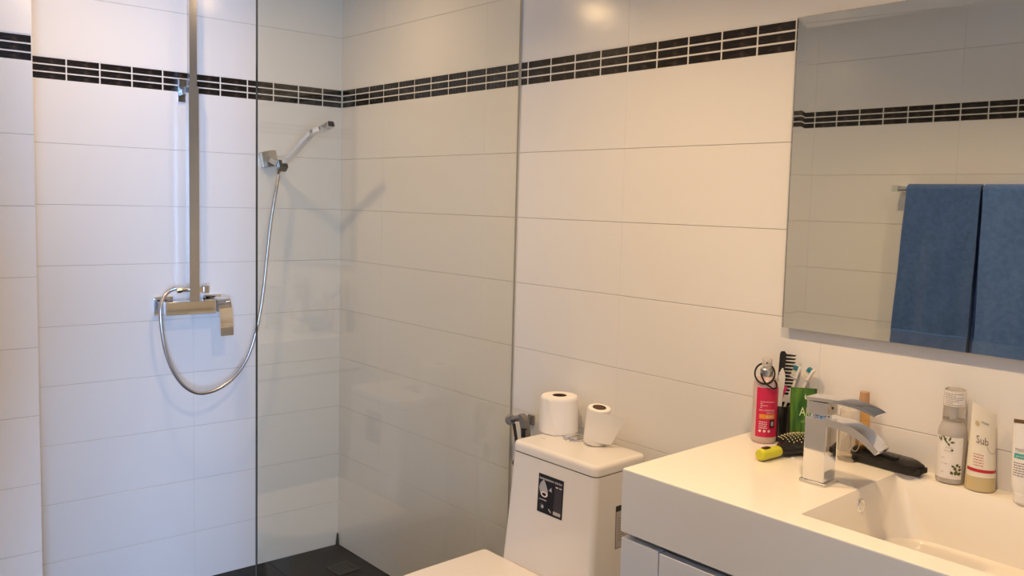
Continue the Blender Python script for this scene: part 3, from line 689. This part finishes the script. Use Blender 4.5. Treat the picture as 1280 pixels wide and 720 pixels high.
mb=MB(); g1=gfn(.0005); put_text(mb,'Aloe',.0270,-.0085,.0740,'lgreen',g1,.038)
put_lines(mb,-.004,.014,.060,.066,2,'lgreen',g1,21,.22)
put_poly(mb,[(.0015,.115),(.0035,.122),(.005,.113),(.0075,.121),(.0055,.110),(.003,.110)],'lgreen',g1); mb.build('print',t)['kind']='stuff'

# toothbrushes in a clear tumbler behind the green tube
GXt,GYt=2.118,-.042
def toothbrush(label,loc,rotz,lean,hgt):
    t=tag(empty('toothbrush',loc,(0,0,rotz)),label,'toothbrush','toothbrushes in the black tumbler')
    TT=Matrix.Rotation(lean,4,'Y')
    mb=MB(); pth=smooth_path([(0,0,0),(0,0,hgt*.4),(.001,0,hgt*.75),(0,0,hgt-.028),(0,0,hgt)],4)
    mb.sweep(pth,(0,1,0),[.008]*6+[.006]*4+[.0058]*2+[.0125]*5,.0050,'white',TT); mb.build('handle',t)
    mb=MB()
    for k in range(8):
        for j in range(3):
            y=-.0042+j*.0042; z=hgt-.026+k*.0033
            mb.box(-.0125,-.0024,y-.0016,y+.0016,z-.0012,z+.0012,'teal' if k in(5,6,7) else ('pin' if k%3==1 else 'white'),TT)
    mb.build('bristles',t); return t
toothbrush('white toothbrush with teal-tipped bristles, the more upright one nearer the comb',(CX-.012,CY-.002,CZ+.008),.40,.30,.172)
toothbrush('white toothbrush with teal-tipped bristles, the one leaning far right towards the faucet',(CX-.018,CY+.006,CZ+.008),.10,.50,.186)

# hairbrush lying on the counter
HB=Vector((2.097,-.212,CZ)); hd=Vector((2.168,-.108,0))
ang=math.atan2(.121,.036+.0)
t=tag(empty('hair_brush',(2.0985,-.2200,CZ),(0,0,1.44)),'vented hairbrush with yellow handle and black head lying on the counter','hairbrush')
mb=MB(); mb.rings([[(x,.5*w_*math.cos(2*PI*j/20),.0140+.5*h_*math.sin(2*PI*j/20)) for j in range(20)] for x,w_,h_ in ((-.001,.018,.018),(.001,.024,.0235),(.004,.026,.0255),(.020,.0262,.0255),(.045,.025,.024),(.058,.024,.023),(.062,.020,.019))],'yellow'); mb.build('handle',t)
mb=MB(); mb.prism(rrect(.008,.030,-.0055,.0055,.004,4),.0262,.0276,'black'); mb.build('handle_inlay',t)
mb=MB(); mb.rings([[(x,.5*w_*math.cos(2*PI*j/24),zc_+.5*h_*math.sin(2*PI*j/24)) for j in range(24)] for x,w_,h_,zc_ in ((.061,.020,.019,.0140),(.068,.024,.020,.0145),(.076,.040,.022,.0150),(.090,.056,.025,.0160),(.120,.062,.026,.0165),(.150,.060,.025,.0165),(.170,.046,.022,.016),(.180,.020,.012,.016))],'black'); mb.build('head',t)
mb=MB()
for a in range(10):
    for b in range(8):
        x=.078+a*.0100+(.005 if b%2 else 0); y=-.0265+b*.0076
        k=1-((x-.125)/.058)**2-(y/.034)**2
        if k<.04: continue
        z0=.0215+.008*k; z1=z0+.0115
        mb.tube([(x,y,z0),(x+.001,y*1.06,z1)],.0005,'black',4); mb.lathe([(.0003,-.0017),(.0015,0),(.0003,.0017)],'pin',6,Matrix.Translation((x+.001,y*1.06,z1)))
mb.build('bristles',t)['kind']='stuff'
# small white sachet under the brush
t=tag(empty('small_sachet',(2.143,-.132,CZ),(0,0,.5)),'small white printed card lying under the hairbrush head','card')
mb=MB(); mb.prism(rrect(-.020,.022,-.014,.012,.003,3),.0004,.0022,'label'); mb.build('card',t)
mb=MB(); put_lines(mb,-.012,.014,-.010,.006,2,'ink',lambda a,b:(a,b,.0024),4,.4); mb.build('print',t)['kind']='stuff'

# clear jar and amber bottle behind the faucet
t=tag(empty('clear_jar',(2.2085,-.0560,CZ)),'clear plastic bottle with embossed rings standing behind the faucet','bottle')
mb=MB(); mb.lathe([(.019,.0006),(.0215,.003),(.0215,.070),(.0200,.078),(.0195,.0785),(.0195,.076),(.0205,.069),(.0205,.005),(.002,.004)],'clearp',28,cap=False); mb.build('bottle',t)
mb=MB(); mb.lathe([(.0200,.079),(.0205,.081),(.0205,.108),(.019,.110)],'frost',28); mb.build('cap',t)
mb=MB()
for q in (-.010,.010): mb.tube([(q*.9+.0+.009*math.cos(2*PI*k/20),-.0205,.045+.020*math.sin(2*PI*k/20)) for k in range(21)],.0007,'frost',6,Matrix.Rotation(.65,4,'Z'))
mb.build('embossed_rings',t)
t=tag(empty('amber_bottle',(2.2210,-.0210,CZ)),'narrow amber bottle with a brown cap close to the wall behind the faucet','bottle')
mb=MB(); mb.lathe([(.011,.0005),(.0128,.003),(.0128,.105),(.0100,.114),(.0075,.118)],'amber',24); mb.build('bottle',t)
mb=MB(); mb.lathe([(.0085,.118),(.0110,.120),(.0100,.143),(.0085,.145)],'ambercap',20); mb.build('cap',t)

# hair trimmer under smoked plastic cover, lying along the wall
t=tag(empty('hair_trimmer',(2.283,-.0400,CZ),(0,0,-.10)),'black hair trimmer with clear plastic cover lying between faucet and frosted bottle','trimmer')
def tpts(g=0): return [(-.072-g,-.010-g),(-.064-g,-.022-g),(.058,-.021-g),(.070+g,-.015-g),(.076+g,-.002),(.074+g,.010+g),(.055,.019+g),(-.060-g,.019+g),(-.072-g,.010+g)]
mb=MB(); mb.prism(tpts(),.0006,.020,'black',bev=.004); mb.build('body',t)
mb=MB(); n_=14
for k in range(n_): mb.box(.066+0*k,.0815,-.014+k*.002,-.0128+k*.002,.008,.0185,'blackgloss')
mb.build('blade_teeth',t)
mb=MB(); rs=[]
for z,i_ in ((.0150,-.0022),(.0205,-.0022),(.0225,-.001),(.030,.004),(.0335,.009),(.0345,.014)): rs.append([(x,y,z+.003*math.sin(x*60+1)*(1 if z>.024 else 0)) for x,y in inset(tpts(),i_)] if i_>=0 else [(x,y,z) for x,y in tpts(-i_)])
mb.rings(rs,'tr',True,True); mb.build('clear_cover',t)
mb=MB(); mb.prism(rrect(-.050,.030,-.008,.008,.006,4),.0200,.0250,'blackgloss',bev=.0015); mb.build('switch_strip',t)

FACE=-1.20
# frosted clear bottle with white leaf label
t=tag(empty('clear_spray_bottle',(2.4065,-.0290,CZ)),'clear round bottle with white leaf-printed label right of the trimmer','bottle')
mb=MB(); mb.lathe([(.022,.0006),(.0258,.003),(.0264,.008),(.0264,.098),(.0255,.106),(.0215,.117),(.0195,.121),(.0195,.126)],'frost',32); mb.build('bottle',t)
mb=MB(); mb.lathe([(.0195,.122),(.0200,.124),(.0200,.178),(.0190,.184),(.0150,.186)],'clearp',28); mb.build('cap',t)
mb=MB(); mb.lathe([(.006,.110),(.006,.150),(.009,.152),(.009,.172)],'white',14); mb.build('pump',t)
mb=MB(); fn=cyl(.0267); put_rect(mb,-.038,.021,.012,.094,'label',fn,22); fo=cyl(.0267,off=.0004)
def leaf(cx,cz,ln,w,a,m='leaf'):
    p=[(0,0),(.35*ln,w),(.7*ln,w*.8),(ln,0),(.7*ln,-w*.8),(.35*ln,-w)]
    put_poly(mb,[(cx+x*math.cos(a)-y*math.sin(a),cz+x*math.sin(a)+y*math.cos(a)) for x,y in p],m,fo)
for q in ((-.022,.083,.012,.0018,1.4),(-.023,.085,.010,.0016,2.2),(-.015,.090,.012,.0018,-.9),(-.016,.087,.008,.0018,.6),(-.012,.088,.010,.0018,2.2),(-.006,.086,.010,.002,1.2),(-.004,.084,.009,.002,.1),(-.008,.083,.008,.0018,-1.0)): leaf(*q)
put_text(mb,'pure',.006,-.011,.072,'sgrey',fo,.012); put_text(mb,'Liquid',.0055,-.014,.0655,'sgrey',fo,.013); leaf(.0005,.0665,.005,.0025,1.57)
for z,a,b in ((.052,-.018,.008),(.041,-.019,-.006),(.024,-.018,.003)): put_lines(mb,a,b,z,z+.003,1,'sgrey',fo,int(z*1e4),.35)
for q in ((.008,.020,.010,.0035,1.3),(.012,.021,.009,.0035,.6),(.004,.021,.008,.0028,2.1),(.009,.029,.009,.003,1.9),(.013,.030,.008,.003,.4),(.010,.037,.007,.0028,1.2),(.006,.036,.006,.0022,2.6),(.013,.037,.006,.0022,.2)): leaf(*q)
for q in ((.009,.026,.005,.002,1.0),(.010,.033,.005,.002,2.5)): leaf(*q,m='brownp')
mb.build('leaf_label',t)
mb=MB(); fn=cyl(.0203); put_rect(mb,-.024,.022,.154,.182,'label',fn,16); fo=cyl(.0203,off=.0004); put_lines(mb,-.020,.016,.156,.181,7,'ink',fo,33,.28)
mb.build('cap_label',t)

# cream tube standing on its cap, leaning slightly
t=tag(empty('cream_tube',(2.4625,-.0300,CZ),(0,0,.70)),'cream coloured tube with a red band and pale cap standing right of the leaf bottle','tube')
mb=MB(); mb.lathe([(.0245,.0005),(.0268,.003),(.0262,.028),(.0250,.029)],'creamcap',32); mb.build('cap',t)
def cring(z):
    k=(z-.029)/(.158-.029); k=max(0,min(1,k))
    hw=.0255-.0035*k; hdp=.0255*(1-k)**.8+.0012; xo=-.001*k
    sl=.012*k   # the crimped end is cut at a slope
    return [(hw*math.cos(2*PI*j/32)+xo,hdp*math.sin(2*PI*j/32),z-sl*math.cos(2*PI*j/32)) for j in range(32)]
mb=MB(); mb.rings([cring(z) for z in (.029,.040,.060,.080,.100,.120,.140,.152,.158)],'cream'); mb.build('tube_body',t)
def cfn(off):
    def fn(a,b):
        k=(b-.029)/(.158-.029); k=max(0,min(1,k)); hw=.0255-.0035*k; hdp=.0255*(1-k)**.8+.0012
        th=-PI/2+a/.0240; return ((hw+off)*math.cos(th)-.001*k,(hdp+off)*math.sin(th),b-.012*k*math.cos(th))
    return fn
mb=MB(); c1=cfn(.0005); put_rect(mb,-.036,.036,.0385,.0440,'red',c1,24)
put_text(mb,'Sub',.020,-.018,.090,'ink',c1,.022); put_text(mb,'HONEY',.006,-.008,.128,'brownp',c1,.015)
put_poly(mb,[(-.016+.005*math.cos(k*.7),.124+.005*math.sin(k*.7)) for k in range(9)],'creamcap',c1)
put_lines(mb,-.022,-.004,.050,.074,5,'red',c1,41,.22)
c2=cfn(.0008); arc=[(.013+.011*math.cos(PI+PI*k/12),.088+.012*math.sin(PI+PI*k/12)) for k in range(13)]; arc2=[(.013+.0098*math.cos(PI+PI*k/12),.088+.0108*math.sin(PI+PI*k/12)) for k in range(13)]
mb.add([c2(a,b) for a,b in arc]+[c2(a,b) for a,b in arc2],[(k,k+1,k+14,k+13) for k in range(12)],'sgrey')
mb.build('print',t)['kind']='stuff'

# white tube at the right edge of the picture
t=tag(empty('white_tube',(2.5440,-.0420,CZ),(0,0,.25)),'white tube with teal stripe and brown crimped end at the far right','tube')
mb=MB(); rs=[]
for z,hw,hdp in ((.018,.0190,.0165),(.030,.0235,.0185),(.070,.0245,.0130),(.110,.0250,.0060),(.146,.0252,.0014)): rs.append([(hw*math.cos(2*PI*j/32),hdp*math.sin(2*PI*j/32),z) for j in range(32)])
mb.rings(rs,'white'); mb.build('tube_body',t)
mb=MB(); mb.box(-.0255,.0255,-.0016,.0016,.1455,.1520,'brownp'); mb.build('crimped_end',t)
mb=MB(); mb.lathe([(.0185,.0005),(.0192,.003),(.0192,.018)],'white',28); mb.build('cap',t)
def wfn(off):
    def it(p,z):
        for a,b in zip(p[:-1],p[1:]):
            if z<=b[0]: k=(z-a[0])/(b[0]-a[0]); return a[1]+(b[1]-a[1])*max(0,k)
        return p[-1][1]
    pr=[(.018,.0165),(.030,.0185),(.070,.0130),(.110,.0060),(.146,.0014)]; pw=[(.018,.0190),(.030,.0235),(.070,.0245),(.110,.0250),(.146,.0252)]
    def fn(a,b):
        hw=it(pw,b); k=max(-.97,min(.97,a/hw)); return (a,-it(pr,b)*math.sqrt(1-k*k)-off,b)
    return fn
mb=MB(); w1=wfn(.0005); put_text(mb,'TOOTHPASTE',.0080,-.0205,.094,'ink',w1,.041); put_rect(mb,-.0205,.0215,.0815,.0905,'tealp',w1,8)
put_text(mb,'protect',.0055,-.0180,.0840,'lwhite',wfn(.0008),.022); put_lines(mb,-.0205,.016,.050,.077,6,'ink',w1,51,.3); mb.build('print',t)['kind']='stuff'

# ------------------------------------------------------------ towels on a rail on the front wall (seen in the mirror)
def wy(x): return OY+.0226*-(x-1.1198)
t=tag(empty('towel_rail',(1.85,wy(1.85),1.53),(0,0,-.0226)),'chrome towel rail on the wall opposite the mirror','towel rail')
mb=MB(); mb.tube([(-.335,.080,0),(.395,.080,0)],.009,'chrome',14); mb.build('rail',t)
for s in (-.325,.385):
    MB().box(s-.012,s+.012,.0005,.092,-.012,.012,'chrome').build('rail_bracket',t)
def towel(name,label,xc,wtop,wbot,shift,ztop,zf,zb,m,seed,yo=0):
    t=tag(empty(name,(xc,wy(xc)+.080,ztop),(0,0,-.0226)),label,'towel','towels on the rail')
    q=random.Random(seed); ph=[q.uniform(0,6) for _ in range(4)]
    def sheet(o0,o1,thick=.006,nm='cloth',mm=m):
        # path over the rail: back bottom -> top -> front bottom
        prof=[]; nb=14
        for k in range(nb+1): prof.append((-.017,-(zb)*(1-k/nb)-.004,(1-k/nb)))
        for k in range(1,8): a=PI-PI*k/8; prof.append((.017*math.cos(a),-.004+.017*math.sin(a),0))
        nf=26
        for k in range(nf+1): prof.append((.017,-.004-zf*k/nf,k/nf))
        nu=26; vs=[]; fs=[]
        for side in (0,1):
            for (y,z,f_) in prof:
                for i in range(nu+1):
                    s=i/nu-.5; w_=wtop+(wbot-wtop)*f_; x=s*w_+shift*f_ - (.018*f_ if y<0 and yo else 0)
                    wav=.010*f_*math.sin(s*9+ph[0])+.004*f_*math.sin(s*23+ph[1])+.002*math.sin(f_*14+s*8+ph[2])
                    yy=y+(wav if y>0 else wav*.5)*(1 if abs(y)>.01 else .3)
                    nrm=1 if y>=0 else -1
                    off=(thick if side else 0)
                    if abs(z)<.03 and f_==0: vs.append((x,y*(1+off/.017),z+off*(1-abs(y)/.017)*1)); 
                    else: vs.append((x,max(yy+nrm*off,-.066) ,z))
        L=len(prof); N=nu+1
        for sd_ in (0,1):
            for j in range(L-1):
                for i in range(nu):
                    a=sd_*L*N+j*N+i; fs.append((a,a+1,a+N+1,a+N))
        for j in range(L-1):
            for i in (0,nu): a=j*N+i; fs.append((a,a+N,a+N+L*N,a+L*N))
        for j in (0,L-1):
            for i in range(nu): a=j*N+i; fs.append((a,a+1,a+1+L*N,a+L*N))
        return MB().add(vs,fs,mm,True).build(nm,t)
    sheet(0,1)
    # woven border band across the lower front
    mb=MB(); vs=[];fs=[]
    for j,f_ in enumerate((.785,.795,.815,.825)):
        for i in range(27):
            s=i/26-.5; w_=wtop+(wbot-wtop)*f_; x=s*w_*1.002+shift*f_
            wav=.010*f_*math.sin(s*9+ph[0])+.004*f_*math.sin(s*23+ph[1])+.002*math.sin(f_*14+s*8+ph[2])
            vs.append((x,.017+wav+.0062+(.0016 if j in(1,2) else 0),-.004-zf*f_))
            if j and i: a=j*27+i; fs.append((a-28,a-27,a,a-1))
    mb.add(vs,fs,'towelhem',True); mb.build('woven_band',t)
    return t
towel('bath_towel','darker blue bath towel, left of the two seen in the mirror',1.711,.270,.292,-.026,1.53,.70,.60,'towel',3)
towel('bath_towel','lighter blue bath towel, right of the two seen in the mirror',2.02,.33,.335,.004,1.53,.72,.62,'towel2',9,1)
